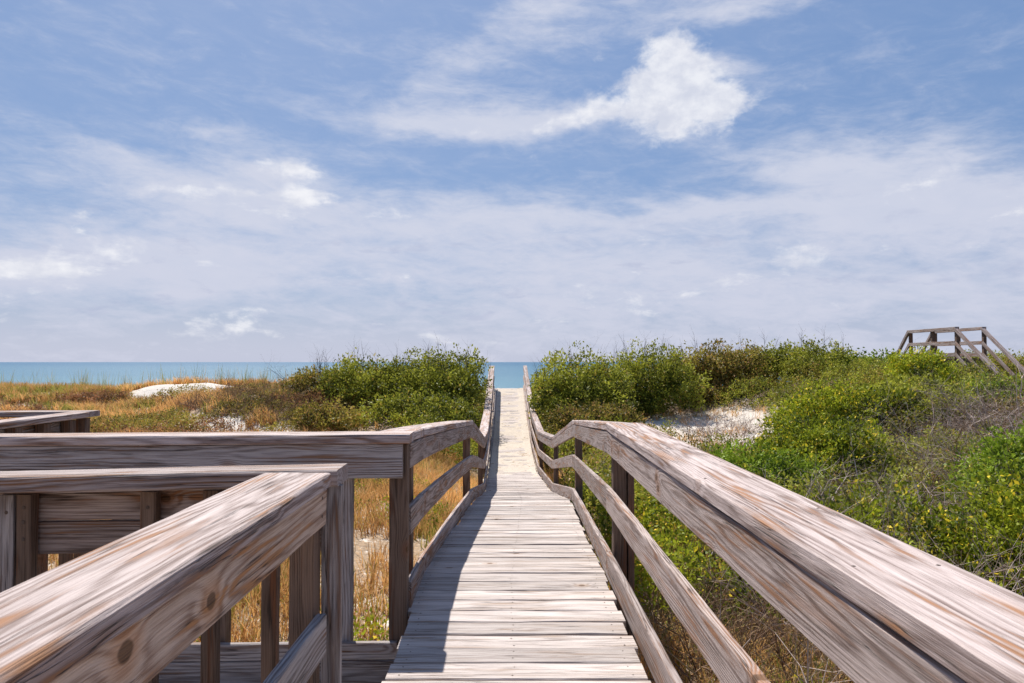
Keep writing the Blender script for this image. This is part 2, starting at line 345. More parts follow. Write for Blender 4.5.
def axis(lo, hi, near_lo, near_hi, st):
    core = np.arange(near_lo, near_hi+st/2, st); a = []; s_ = st; v = near_lo
    while v > lo: s_ *= 1.25; v -= s_; a.append(v)
    b = []; s_ = st; v = near_hi
    while v < hi: s_ *= 1.25; v += s_; b.append(v)
    return np.array(a[::-1]+list(core)+b)
def sheet(name, xs, ys, zf, mat, smooth=True):
    X, Y = np.meshgrid(xs, ys); Z = zf(X, Y); V = np.stack([X, Y, Z], -1).reshape(-1, 3); n = len(xs); m_ = len(ys)
    i, j = np.meshgrid(np.arange(n-1), np.arange(m_-1)); a = (j*n+i).ravel()
    return link(name, np_mesh(name, V, np.stack([a, a+1, a+n+1, a+n], -1), mat, smooth=smooth))

# sand material: white quartz sand with litter between plants
def sandmat(name, litter, ca=(.68, .62, .55), cb=(.52, .455, .40)):
    m, t, p, o = material(name)
    tc = t.new('ShaderNodeTexCoord'); co = tc.outputs['Object']
    n1 = t.noise(co, .55, 5, .6); n2 = t.noise(co, 4, 6, .65); n3 = t.noise(co, 45, 4, .7); n4 = t.noise(co, 14, 5, .7)
    col = t.mix(t.ss(n3, .3, .75), ca, cb)
    bare = t.attr('bare').outputs['Fac']
    lit = t.ss(t.m('SUBTRACT', t.m('ADD', t.m('ADD', n2, t.m('MULTIPLY', t.m('SUBTRACT', n1, .5), .7)), t.m('MULTIPLY', t.m('SUBTRACT', n4, .5), .8)), t.m('MULTIPLY', bare, .42)), litter, litter+.12)
    col = t.mix(t.m('MULTIPLY', lit, .85), col, t.mix(t.ss(n4, .35, .65), (.36, .235, .13), (.20, .135, .08)))
    col = t.mix(t.m('MULTIPLY', t.attr('litter_shade').outputs['Fac'], t.ss(n2, .25, .5, .6, .95)), col, t.mix(t.ss(n4, .35, .65), (.13, .085, .05), (.06, .04, .025)))  # dark leaf litter that also paints shade into the gaps of the scrub
    t.put(p.inputs['Base Color'], col); p.inputs['Roughness'].default_value = .95; p.inputs['Specular IOR Level'].default_value = .1
    bn = t.new('ShaderNodeBump'); bn.inputs['Strength'].default_value = .6; bn.inputs['Distance'].default_value = .05
    t.put(bn.inputs['Height'], t.m('ADD', n4, t.m('MULTIPLY', n2, 2.0))); t.l.new(bn.outputs[0], p.inputs['Normal'])
    return m
M_SAND = sandmat('dune_sand', .30); M_CLEAN = sandmat('clean_sand', .60, (.60, .525, .45), (.43, .365, .30))
go = tag(sheet('dune_ground', axis(-3000, 3000, -26, 28, .22), axis(-300, 420, -3, 42, .22), ground_z, M_SAND), kind='structure')
vc = np.zeros(len(go.data.vertices)*3, np.float32); go.data.vertices.foreach_get('co', vc); vc = vc.reshape(-1, 3)
BARE = [(6.3, 25.0, 2.8, 3.5, 1), (-13.9, 31.4, 2.5, 1.7, 1.1), (-9.9, 23.9, 1.8, .9, 1), (-7.2, 23.3, 1.4, .7, .9), (-11.9, 24.2, 1.1, .7, .9), (-3.9, 9.0, .9, 1.4, .6), (2.4, 17.5, .9, 3.0, .9), (-2.5, 5, 5, .8, .8), (0, 40, 90, 4, .5), (0, 26, 1.0, 12, .6)]
bare = sum(w_*np.exp(-(((vc[:, 0]-a_)/b1)**2+((vc[:, 1]-c_)/d1_)**2)**1.5) for a_, c_, b1, d1_, w_ in BARE)+(vc[:, 1] > 42)
shade_mask = np.clip((vc[:, 0]-1.2)/1.5, 0, 1)*(vc[:, 1] > 5)*(vc[:, 1] < 38)*np.clip(1-1.8*bare, 0, 1)  # right-hand scrub ground, where shade is painted in with the litter
at = go.data.attributes.new('litter_shade', 'FLOAT', 'POINT'); at.data.foreach_set('value', shade_mask.astype(np.float32))
at = go.data.attributes.new('bare', 'FLOAT', 'POINT'); at.data.foreach_set('value', np.clip(bare, 0, 1).astype(np.float32))

# sea
m, t, p, o = material('sea_water')
tc = t.new('ShaderNodeTexCoord'); co = tc.outputs['Object']; X, Y, Z = t.sep(co)
st = t.noise(t.vec(t.m('MULTIPLY', X, .0035), t.m('MULTIPLY', Y, .02), 0), 1.0, 5, .6)
dist = t.m('ADD', Y, t.m('MULTIPLY', t.m('SUBTRACT', st, .5), 180))
c = t.mix(t.ss(dist, 90, 420), (.065, .165, .225), (.034, .120, .195)); c = t.mix(t.ss(dist, 300, 1900), c, (.012, .085, .17))
rip = t.noise(t.vec(t.m('MULTIPLY', X, .03), t.m('MULTIPLY', Y, .12), 4), 1.0, 6, .7); c = t.mix(t.ss(rip, .42, .66, 0.0, .45), c, (.03, .12, .18))
t.put(p.inputs['Base Color'], c); p.inputs['Roughness'].default_value = .45; p.inputs['IOR'].default_value = 1.33; p.inputs['Specular IOR Level'].default_value = .16
w1 = t.noise(t.vec(t.m('MULTIPLY', X, .12), t.m('MULTIPLY', Y, .35), 0), 1.0, 6, .65); w2 = t.noise(co, 1.4, 4, .6)
bn = t.new('ShaderNodeBump'); bn.inputs['Strength'].default_value = .9; bn.inputs['Distance'].default_value = 1.2
t.put(bn.inputs['Height'], t.m('ADD', w1, t.m('MULTIPLY', w2, .12))); t.l.new(bn.outputs[0], p.inputs['Normal'])
tag(sheet('sea', np.array([-30000., -8000, -1500, -300, 0, 300, 1500, 8000, 30000]), np.array([60., 200, 1000, 6000, 34000]), lambda X, Y: X*0.0, m), kind='structure')

# ------------------------------------------------------------------ boardwalk
CAPT = .06; OFF = .66
bw = thing('boardwalk', 'straight footpath of bleached cross planks dipping between the two dunes towards the sea', 'boardwalk', (0, 2, CZ-1.6))
D = MB(); NL = MB(); yy = -1.6; k = 0
while yy < 34.9:
    wd = random.choice([.184, .188, .19, .18]); y0, y1 = yy, yy+wd; ym = (y0+y1)/2; c = float(deck_c(ym)); zt = CZ-float(deck_h(ym))
    e0, e1 = float(deck_h(y0)), float(deck_h(y1)); sl = math.atan2(e0-e1, wd)
    hw = .655; xl = c-hw+(.035 if ym < 4.6 else 0)+random.uniform(-.014, .014); xr = c+hw-.01+random.uniform(-.014, .014); dz = random.uniform(-.003, .003); rot = random.uniform(-.003, .003)
    nrm_y = (0, math.cos(sl), math.sin(sl))
    sag = random.uniform(-.003, .003)
    D.board([(xl, ym-rot, zt-.019+dz), ((xl+xr)/2, ym, zt-.019+dz+sag), (xr, ym+rot, zt-.019+dz)], wd, .038, side=nrm_y, ch=.005, step=.22)
    if yy < 17:
        for xx in (xl+.06, c-.01, xr-.07):
            for q in (-.05, .05):
                NL.disc((xx+random.uniform(-.008, .008), ym+q*random.uniform(.8, 1.1), zt+dz+(sag if abs(xx-c) < .1 else 0)+.0005+q*math.tan(sl)), .0048, (0, -math.sin(sl), math.cos(sl)), .0012, 6)
    yy += wd + random.choice([.010, .012, .015, .018, .013])
D.build('decking', M_DECK, bw)
NL.build('screw_heads', M_NAIL, bw)['kind'] = 'stuff'
ysamp = [(-1.6+i*.9) for i in range(41)]
for s_ in (-1, 0, 1):
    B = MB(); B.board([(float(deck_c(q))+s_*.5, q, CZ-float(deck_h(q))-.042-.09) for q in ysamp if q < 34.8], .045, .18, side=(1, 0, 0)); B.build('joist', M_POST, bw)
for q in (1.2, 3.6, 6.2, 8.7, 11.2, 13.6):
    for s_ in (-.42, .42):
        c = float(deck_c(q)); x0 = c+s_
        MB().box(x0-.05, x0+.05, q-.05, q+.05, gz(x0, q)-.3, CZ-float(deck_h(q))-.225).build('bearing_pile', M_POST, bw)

# ------------------------------------------------------------------ railings
LKI = interp([(-6, 1.50), (4.6, 1.515)]+DK[2:])
def run(side, ys, off, dz):   # path parallel to the walk, dz above the deck; the left rail has sagged into a curve
    hf = (lambda q: float(deck_h(q))) if side > 0 else (lambda q: .8*float(LKI(q))+.2*float(ds_(q)))
    return [(float(deck_c(q))+side*off+(.035*math.exp(-((q-4.6)/2.2)**2) if side < 0 else 0), q, CZ-hf(q)+dz) for q in ys]
def seg(a, b, n=None):
    n = n or max(2, int((b-a)/.8)+1); return list(np.linspace(a, b, n))
POSTY = [5.35, 10.1, 15.0, 20.0, 24.9, 29.8, 34.6]
def rail_set(parent, side, y0, y1, capw=.25, capw_far=None, post_at=(), first=True):
    bounds = [y0]+[p_ for p_ in POSTY if y0+.3 < p_ < y1-.3]+[y1]
    for a, b in zip(bounds, bounds[1:]):
        ys = seg(a+.003, b-.003)
        cw = capw if (a < 5 or side < 0) else .17
        j = random.uniform(-.004, .004)
        MB().board(run(side, ys, OFF+cw/2+.014+j, 1.08-CAPT/2), cw, CAPT, ch=.007).build('cap_rail', M_CAP, parent)
        MB().board(run(side, ys, OFF+.037, 1.08-CAPT-.080-.004), .04, .158, ch=.005).build('fascia_board', M_RAIL, parent)
        ys = seg(a+.003, b-.003)
        MB().board(run(side, ys, OFF+.032, .62-.09), .04, .165, ch=.005).build('middle_rail', M_RAIL, parent)
        MB().board(run(side, ys, OFF+.030, .155-.085), .042, .17, ch=.006).build('kick_board', M_RAIL, parent)
    for q in post_at:
        c = float(deck_c(q)); x0 = c+side*(OFF+.103); zt = CZ-float(deck_h(q))+1.08-CAPT-.004
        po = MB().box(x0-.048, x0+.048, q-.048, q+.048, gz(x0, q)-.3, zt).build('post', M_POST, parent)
    return parent
def cap_nails(side, y0, y1, w0):
    n_ = MB(); q = y0
    while q < y1:
        for e in (.035, w0-.04):
            p_ = run(side, [q], OFF+.010+e, 1.08+.0003)[0]; n_.disc((p_[0], q+random.uniform(-.02, .02), p_[2]), .0055, (0, 0, 1), .0012, 6)
        q += random.choice([.38, .41, .6])
    return n_
rr = thing('wooden_railing', 'long railing right of the boardwalk, its broad cap streaked orange brown', 'railing', (.9, 2, CZ-2.5), 'railings of the boardwalk')
rail_set(rr, 1, -1.4, 34.75, .26, post_at=[.4]+POSTY)
MB().box(.70+.155, .70+.20, 5.30, 5.40, gz(.9, 5.2)-.2, CZ-.55).build('post', M_POST, rr)
sc = MB()
for q in (5.24, 5.46, 9.98, 10.22):
    for dz in (.895, .965): 
        c = float(deck_c(q)); sc.disc((c+OFF+.0145, q, CZ-float(deck_h(q))+dz), .008, (-1, 0, 0), .002, 8)
sc.build('screw_heads', M_NAIL, rr)['kind'] = 'stuff'
cap_nails(1, .4, 5.0, .26).build('screw_heads', M_NAIL, rr)['kind'] = 'stuff'
lr = thing('wooden_railing', 'railing left of the boardwalk, curving down from the corner post towards the far dune', 'railing', (-.7, 8, CZ-2.6), 'railings of the boardwalk')
rail_set(lr, -1, 4.62, 34.75, .24, post_at=[5.3]+POSTY[1:])

# near-left railing: runs along the walk beside the camera and turns left at its end
nl = thing('wooden_railing', 'nearest railing at lower left, a knot in its side board, turning left', 'railing', (-.8, 2.9, CZ-2.5), 'railings of the boardwalk')
xi = -.715
MB().board([(xi-.125+.0, -1.0, CZ-.44-CAPT/2+.004), (xi-.123, 1.0, CZ-.438-CAPT/2), (xi-.12, 2.95, CZ-.437-CAPT/2)], .27, CAPT, side=(1, 0, 0), ch=.008, seed=.62, u0=3.3).build('cap_rail', M_CAP, nl)
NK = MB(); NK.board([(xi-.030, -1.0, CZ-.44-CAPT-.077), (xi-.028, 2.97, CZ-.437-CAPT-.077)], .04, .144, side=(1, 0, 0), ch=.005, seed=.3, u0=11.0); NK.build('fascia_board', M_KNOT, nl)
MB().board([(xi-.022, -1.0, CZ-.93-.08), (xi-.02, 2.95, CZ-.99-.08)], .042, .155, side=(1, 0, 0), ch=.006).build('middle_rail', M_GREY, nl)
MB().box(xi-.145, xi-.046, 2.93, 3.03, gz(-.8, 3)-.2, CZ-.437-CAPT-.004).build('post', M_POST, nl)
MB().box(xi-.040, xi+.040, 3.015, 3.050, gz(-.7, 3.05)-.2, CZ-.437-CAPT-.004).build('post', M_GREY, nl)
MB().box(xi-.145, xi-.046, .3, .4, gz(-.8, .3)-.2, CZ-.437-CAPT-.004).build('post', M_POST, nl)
# the return to the left
MB().board([(-.685, 3.085, CZ-.436-CAPT/2), (-2.1, 3.08, CZ-.466-CAPT/2), (-6.2, 3.06, CZ-.53-CAPT/2)], .20, CAPT+.006, side=(0, 1, 0), ch=.007).build('cap_rail', M_CAP, nl)
for i, (z0, z1) in enumerate(((.522, .655), (.660, .795))):
    MB().board([(-.78, 3.165, CZ-(z0+z1)/2), (-6.2, 3.155, CZ-(z0+z1)/2-.06)], .036, z1-z0, side=(0, 1, 0), ch=.004).build('side_board', M_RAIL, nl)
for px in (30, 13, 152, 213, 272):
    x0 = (px-508)/F*3.09; wdt = .031
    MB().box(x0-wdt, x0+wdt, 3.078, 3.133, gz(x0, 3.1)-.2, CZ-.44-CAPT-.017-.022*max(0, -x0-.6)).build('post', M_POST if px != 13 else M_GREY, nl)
sc = MB()
for (px, hh) in ((152, .60), (152, .69), (30, .60), (30, .66), (30, .73), (13, .62)):
    x0 = (px-508)/F*3.09; sc.disc((x0, 3.0775, CZ-hh), .008, (0, -1, 0), .002, 8)
for (yq, hh) in ((2.9, .53), (2.9, .60)): sc.disc((xi-.0078, yq, CZ-hh), .007, (1, 0, 0), .002, 8)
sc.build('screw_heads', M_NAIL, nl)['kind'] = 'stuff'

# back railing of the side landing (across the picture)
br = thing('wooden_railing', 'long grey railing running left from the corner post, behind the nearest railing', 'railing', (-.7, 4.6, CZ-2.5), 'railings of the boardwalk')
MB().board([(-.590, 4.56, CZ-.432-.03), (-3.4, 4.55, CZ-.445-.03), (-7.5, 4.52, CZ-.463-.03)], .24, .055, side=(0, 1, 0), ch=.007).build('cap_rail', M_CAP, br)
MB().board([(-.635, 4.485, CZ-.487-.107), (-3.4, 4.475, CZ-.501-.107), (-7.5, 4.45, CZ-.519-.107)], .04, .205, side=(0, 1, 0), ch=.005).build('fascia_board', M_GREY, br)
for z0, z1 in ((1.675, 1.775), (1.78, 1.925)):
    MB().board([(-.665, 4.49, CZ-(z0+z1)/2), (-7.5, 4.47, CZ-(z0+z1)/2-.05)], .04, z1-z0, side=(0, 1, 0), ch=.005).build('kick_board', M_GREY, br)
for x0, w_ in ((-.665, .055), (-.985, .035), (-1.75, .05), (-2.35, .045), (-3.0, .045), (-4.3, .045), (-5.6, .045)):
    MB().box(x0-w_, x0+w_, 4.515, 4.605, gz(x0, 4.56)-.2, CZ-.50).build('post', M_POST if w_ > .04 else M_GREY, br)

# far-left platform railing
fr = thing('wooden_railing', 'small grey corner of railing at far left, in front of the golden grass', 'railing', (-3.7, 6.5, CZ-2.5), 'railings of the boardwalk')
xc = -3.80
MB().board([(xc-.02, 4.70, CZ-.445-.025), (xc, 6.60, CZ-.442-.025)], .17, .05, side=(1, 0, 0), ch=.006).build('cap_rail', M_CAP, fr)
MB().board([(xc+.085, 6.69, CZ-.440-.025), (-8.5, 6.69, CZ-.45-.025)], .17, .05, side=(0, 1, 0), ch=.006).build('cap_rail', M_CAP, fr)
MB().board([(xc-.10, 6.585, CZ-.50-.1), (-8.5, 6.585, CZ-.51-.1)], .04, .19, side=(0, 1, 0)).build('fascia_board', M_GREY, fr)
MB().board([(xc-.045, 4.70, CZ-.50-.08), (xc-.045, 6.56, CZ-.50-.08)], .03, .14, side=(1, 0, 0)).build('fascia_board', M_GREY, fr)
for q in (6.62, 6.4, 6.05, 5.7, 5.3, 4.95):
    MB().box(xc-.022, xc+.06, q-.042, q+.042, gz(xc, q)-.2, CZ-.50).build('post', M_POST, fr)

# side landing one step below the walk
ld = thing('side_landing', 'lower landing of pale planks left of the boardwalk, between the two railings', 'landing', (-2.5, 3.9, CZ-2.1))
L = MB(); x0 = -.74
while x0 > -7.4:
    w_ = .186; L.board([(x0-w_/2, 3.2, CZ-1.975), (x0-w_/2, 4.455, CZ-1.975+random.uniform(-.003, .003))], w_, .038, side=(1, 0, 0), ch=.005); x0 -= w_+.009
L.build('decking', M_DECK, ld)
for q in (3.25, 4.4): MB().box(-7.3, -.75, q-.02, q+.02, CZ-2.19, CZ-2.0).build('joist', M_POST, ld)
for x0 in (-1.2, -3.2, -5.2):
    for q in (3.32, 4.33): MB().box(x0-.05, x0+.05, q-.05, q+.05, gz(x0, q)-.2, CZ-2.0).build('bearing_pile', M_POST, ld)

# sand blown over the far part of the walk
def drift(X, Y):
    z = CZ-deck_h(Y); k_ = sst(15.5, 21, Y); e = np.abs(X-deck_c(Y))/.6
    return z-.032+k_*.034+(vnoise(X*.45, Y, .22, 7)-.5)*.028+(vnoise(X, Y, .17, 8)-.5)*.012+.03*sst(.6, 1.0, e)*k_
o = sheet('sand_drift', np.linspace(-.50, .75, 30), np.linspace(15.5, 34.8, 200), lambda X, Y: drift(X, Y), M_CLEAN)
tag(o, kind='structure')

# ------------------------------------------------------------------ dune crossover at the right
def crossover():
    xl, xr, d0, d1 = 15.80, 16.76, 26.0, 29.0
    dkz = CZ+.13; top = 1.06
    t_ = thing('dune_crossover', 'raised brown timber platform with stairs at both ends, above the scrub at far right', 'boardwalk stairs', (xl, d0, gz(xl, d0)))
    pl_ = MB(); n = 18
    for i in range(n):
        q = d0+(d1-d0)*(i+.5)/n; pl_.board([(xl-.05, q, dkz-.02), (xr+.05, q, dkz-.02)], (d1-d0)/n-.01, .04, side=(0, 1, 0))
    pl_.build('platform', M_POST, t_)
    for q in (d0+.03, d1-.03): MB().box(xl+.05, xr-.05, q-.025, q+.025, dkz-.29, dkz-.045).build('rim_joist', M_POST, t_)
    for xx, sg in ((xl, 1), (xr, -1)):
        MB().box(xx-.025, xx+.025, d0, d1, dkz-.29, dkz-.045).build('rim_joist', M_POST, t_)
        MB().box(xx-.08, xx+.08, d0-.06, d1+.06, dkz+top-.06, dkz+top+.05).build('top_rail', M_RAIL, t_)
        for zz_ in (.55, .13): MB().box(xx-.06, xx-.02, d0, d1, dkz+zz_-.065, dkz+zz_+.065).build('middle_rail' if zz_ > .3 else 'kick_board', M_RAIL, t_)
        for q in (d0, (d0+d1)/2, d1):
            MB().box(xx-.018, xx+.09, q-.06, q+.06, gz(xx, q)-.3, dkz+top-.065).build('post', M_POST, t_)
        for ya, yb, drop in ((d0, d0-2.3, 1.62), (d1, d1+1.5, 1.5)):
            for dz, th, mt in ((top, .10, M_CAP), (.55, .12, M_RAIL), (.15, .12, M_RAIL)):
                MB().board([(xx-.04, ya, dkz+dz), (xx-.04, yb, dkz+dz-drop)], .10 if dz > 1 else .04, th, side=(1, 0, 0)).build('stair_rail', mt, t_)
            MB().board([(xx+.02, ya, dkz-.17), (xx+.02, yb, dkz-.17-drop)], .05, .26, side=(1, 0, 0)).build('stringer', M_POST, t_)
            ye = yb+(ya-yb)*.06; MB().box(xx+.05, xx+.14, ye-.05, ye+.05, dkz-2.6, dkz+top-drop).build('post', M_POST, t_)
    for ya, sg in ((d0, -1), (d1, 1)):
        st_ = MB()
        for i in range(8):
            f_ = (i+.6)/8; rn = 2.3 if sg < 0 else 1.5; st_.board([(xl+.05, ya+sg*rn*f_, dkz-1.62*f_-.05), (xr-.03, ya+sg*rn*f_, dkz-1.62*f_-.05)], .27, .04, side=(0, 1, 0))
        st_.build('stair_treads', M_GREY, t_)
crossover()

# ------------------------------------------------------------------ vegetation generators (numpy)
def rvec(n): v = rng.normal(size=(n, 3)); return v/np.linalg.norm(v, axis=1, keepdims=True)
def leaves(C, N, size, tint, odd, elong=1.9):
    """leaf blades at C (n,3) with axis N: folded diamond of two triangles -> quads"""
    n = len(C); A = N/np.linalg.norm(N, axis=1, keepdims=True); R = rvec(n); B = np.cross(A, R); B /= np.linalg.norm(B, axis=1, keepdims=True)
    Nn = np.cross(A, B); L_ = size[:, None]; Wd = L_/elong
    tip = C+A*L_-Nn*L_*.12; m0 = C+A*L_*.5
    V = np.stack([C, m0+B*Wd*.5+Nn*Wd*.12, tip, m0-B*Wd*.5+Nn*Wd*.12], 1).reshape(-1, 3)
    return V, np.arange(4*n).reshape(-1, 4), tint, odd
def foliage_from_clusters(P, Dn, k, size, spread, tintc, name, mat, origin):
    """P cluster centres, Dn outward directions, k leaves each"""
    n = len(P); C = np.repeat(P, k, 0); Dd = np.repeat(Dn, k, 0)
    C = C+rng.normal(size=C.shape)*spread; A = Dd*.55+rvec(len(C))*.85+np.array([0, 0, .25])
    sz = size*rng.uniform(.6, 1.25, len(C)); tt = np.clip(np.repeat(tintc, k)+rng.normal(size=len(C))*.22, 0, 1)
    V, Fc, a, b = leaves(C-np.array(origin), A, sz, tt, rng.random(len(C))*.6+np.repeat(rng.random(n), k)*.4)
    return np_mesh(name, V, Fc, mat, {'tint': (a, 'FACE'), 'odd': (b*1.0, 'FACE')})
def sticks(segs, name, mat, origin, sides=3):
    """segs: list of (p0,p1,r0,r1,tint)"""
    p0 = np.array([s_[0] for s_ in segs]); p1 = np.array([s_[1] for s_ in segs]); r0 = np.array([s_[2] for s_ in segs]); r1 = np.array([s_[3] for s_ in segs])
    d = p1-p0; d /= np.linalg.norm(d, axis=1, keepdims=True)+1e-9; ref = np.where(np.abs(d[:, 2:]) < .9, [[0, 0, 1.]], [[1., 0, 0]]); a = np.cross(d, ref); a /= np.linalg.norm(a, axis=1, keepdims=True); b = np.cross(d, a)
    rings = []
    for (p_, r_) in ((p0, r0), (p1, r1)):
        for k_ in range(sides):
            th = 2*math.pi*k_/sides; rings.append(p_+(a*math.cos(th)+b*math.sin(th))*r_[:, None])
    V = np.stack(rings, 1).reshape(-1, 3)-np.array(origin); n = len(segs); base = (np.arange(n)*2*sides)[:, None]
    Fc = np.concatenate([base+np.array([[k_, (k_+1) % sides, sides+(k_+1) % sides, sides+k_]]) for k_ in range(sides)], 0)
    tt = np.tile(np.array([s_[4] for s_ in segs]), sides); od = np.tile(np.array([s_[5] for s_ in segs]), sides)
    return np_mesh(name, V, Fc, mat, {'tint': (tt, 'FACE'), 'odd': (od, 'FACE')})
def grow(segs, p, d, L_, r, lvl, gnarl=.35, up=.1, kids=3, nseg=4):
    tint = random.random(); od = random.random(); st_ = L_/nseg; p = np.array(p, float); d = np.array(d, float)
    pts = [p.copy()]
    for i in range(nseg):
        d = d+np.array([random.gauss(0, gnarl), random.gauss(0, gnarl), random.gauss(0, gnarl)*.8+up]); d /= np.linalg.norm(d)
        q = p+d*st_; ra = r*(1-i/nseg*.7); rb = r*(1-(i+1)/nseg*.7); segs.append((p.copy(), q.copy(), ra, rb, tint, od)); p = q; pts.append(q.copy())
        if lvl > 0 and i >= 0:
            for _ in range(kids if i else max(1, kids-1)):
                if random.random() < .75:
                    dd = d+np.array([random.gauss(0, .8), random.gauss(0, .8), random.gauss(0, .6)]); dd /= np.linalg.norm(dd)
                    grow(segs, q, dd, L_*random.uniform(.3, .55), rb*.65, lvl-1, gnarl, up, kids-1, 3)
FAR_LEAF, NEAR_LEAF = .075, .05

def shrub(label, x, y, rx, ry, top_h, mat, leaf0, density=1.0, cat='shrub', name='shrub', lobes=9, k=9, twigs=12, tip_twigs=0, skirt=True, tint0=.45, group='shrubs on the dunes', bottom=None, xmin=None, xmax=None, sparse=0):
    """bush whose top is top_h metres below the camera, foliage over uneven lobes, stems inside"""
    leaf = leaf0*1.3; zb = gz(x, y) if bottom is None else CZ-bottom; zt = CZ-top_h; H = zt-zb
    o = thing(name, label, cat, (x, y, zb), group)
    L_ = []
    for i in range(lobes):
        a = 2*math.pi*(i+random.random()*.7)/lobes; rr_ = random.uniform(.35, .72)
        cx, cy = x+math.cos(a)*rx*rr_, y+math.sin(a)*ry*rr_
        hh = H*random.uniform(.72, .98); zl = gz(cx, cy) if bottom is None else zb
        L_.append((cx, cy, zl+(max(zt-H*.04, zl+.3)-zl)*random.uniform(.28, .46)*1.0, rx*random.uniform(.30, .48), ry*random.uniform(.34, .5), hh*random.uniform(.40, .52)))
    L_.append((x, y, zb+H*.50, rx*.62, ry*.6, H*.47)); L_.append((x+rx*.32, y, zb+H*.48, rx*.5, ry*.5, H*.44)); L_.append((x-rx*.34, y, zb+H*.46, rx*.5, ry*.5, H*.42))
    for i in range(7):
        a = 6.283*(i+random.random()*.5)/7; L_.append((x+math.cos(a)*rx*.62, y+math.sin(a)*ry*.62, zb+H*.20, rx*.36, ry*.36, H*.30))
    area = sum((l[3]*l[4]+l[3]*l[5]+l[4]*l[5])*4.2/3*3 for l in L_)
    ncl = int(area*density*(.052 if False else 1)/(leaf*leaf*k)*1.45)
    ncl = min(ncl, 16000)
    wts = np.array([(l[3]*l[4]+l[3]*l[5]+l[4]*l[5]) for l in L_]); wts /= wts.sum()
    idx = rng.choice(len(L_), ncl, p=wts); La = np.array(L_)[idx]
    U = rvec(ncl); U[:, 2] = np.where(U[:, 2] < -.35, -U[:, 2]*.6, U[:, 2])
    q = U*La[:, 3:6]; P = La[:, :3]+q
    bump = (vnoise(P[:, 0]*1.0+P[:, 2]*.7, P[:, 1]+P[:, 2]*.9, .38+leaf*2, 3)-.5)*.62+(vnoise(P[:, 0]+P[:, 2], P[:, 1]-P[:, 2], .18, 5)-.5)*.22
    depth = np.where(rng.random(ncl) < .62, 1+bump, rng.uniform(.45, 1.0, ncl)+bump*.5)
    depth = np.minimum(depth, 1.13)
    P = La[:, :3]+q*depth[:, None]
    gzv = ground_z(P[:, 0], P[:, 1]) if bottom is None else np.full(ncl, zb)
    keep = P[:, 2] > gzv+.02
    # holes: sample density by noise
    hole = vnoise(P[:, 0]*1.3+P[:, 2]*1.7, P[:, 1]*1.3-P[:, 2]*1.1, .35, 9)
    keep &= hole > (.10+sparse)
    lump = vnoise(P[:, 0]*1.0-P[:, 2]*.8, P[:, 1]+P[:, 2]*1.2, .26+leaf*2.2, 21)
    keep &= ~((depth > .80) & (lump < .40) & (rng.random(ncl) < .85))
    if xmin is not None: keep &= P[:, 0] > xmin
    if xmax is not None: keep &= P[:, 0] < xmax
    P = P[keep]; U = U[keep]
    zz_ = (P[:, 2]-zb)/max(H, .1)
    tc_ = np.clip(tint0+(vnoise(P[:, 0]-P[:, 2]*.5, P[:, 1]+P[:, 2], .45, 4)-.5)*1.5, 0, 1)
    org = (x, y, zb)
    link('foliage', foliage_from_clusters(P, U, k, leaf, leaf*.75, tc_, 'foliage', mat, org), o)
    sg = []
    for i in range(twigs):
        a = random.uniform(0, 6.283); d_ = (math.cos(a)*.7, math.sin(a)*.7, 1.0)
        grow(sg, (x, y, gz(x, y)-.05), d_, H*random.uniform(.7, .95), .022, 2, .25, .12, 2)
    tag(link('stems', sticks(sg, 'stems', M_STEM, org), o), kind='stuff')
    if tip_twigs:
        sg = []
        for i in range(tip_twigs):
            xx = x+rx*random.uniform(-.85, .85); yy_ = y+ry*random.uniform(-.5, .5)
            e = 1-((xx-x)/rx)**2*.8
            grow(sg, (xx, yy_, zb+H*(.70*math.sqrt(max(e, .1)))), (random.gauss(0, .25), random.gauss(0, .2), 1), random.uniform(.5, 1.05), .011, 1, .13, .15, 3)
        tag(link('bare_twigs', sticks(sg, 'bare_twigs', M_STEM, org), o), kind='stuff')
    return o

def dry_shrub(label, x, y, r, H, n, thick=.010, lvl=2, leafy=0, mat=M_TWIG, group='dead shrubs among the scrub', kids=3):
    zb = gz(x, y); o = thing('dead_shrub', label, 'dead shrub', (x, y, zb), group); sg = []
    for i in range(n):
        a = random.uniform(0, 6.283); q = random.random()**.6*r
        grow(sg, (x+math.cos(a)*q, y+math.sin(a)*q, gz(x+math.cos(a)*q, y+math.sin(a)*q)-.03), (math.cos(a)*.8+random.gauss(0, .5), math.sin(a)*.8+random.gauss(0, .5), random.uniform(.5, 1.3)), H*random.uniform(.7, 1.3), thick*random.uniform(.6, 1.3), lvl, .30, .02, kids)
    tag(link('branches', sticks(sg, 'branches', mat, (x, y, zb)), o), kind='stuff')
    return o

def blades(P, Hh, Wd, lean, tint, odd, name, mat):
    n = len(P); a = rng.uniform(0, 6.283, n); dr = np.stack([np.cos(a), np.sin(a), np.zeros(n)], 1); sd_ = np.stack([-np.sin(a+.4), np.cos(a+.4), np.zeros(n)], 1)
    up = np.array([[0, 0, 1.]]); Hc = Hh[:, None]; l_ = lean[:, None]; w_ = Wd[:, None]
    m1 = P+up*Hc*.5+dr*Hc*l_*.28; tp = P+up*Hc*(1-.35*l_)+dr*Hc*l_*.95
    V = np.stack([P-sd_*w_*.5, P+sd_*w_*.5, m1+sd_*w_*.42, m1-sd_*w_*.42, tp+sd_*w_*.06, tp-sd_*w_*.06], 1).reshape(-1, 3)
    b = (np.arange(n)*6)[:, None]; Fc = np.concatenate([b+np.array([[0, 1, 2, 3]]), b+np.array([[3, 2, 4, 5]])], 0)
    return np_mesh(name, V, Fc, mat, {'tint': (np.tile(tint, 2), 'FACE'), 'odd': (np.tile(odd, 2), 'FACE')})
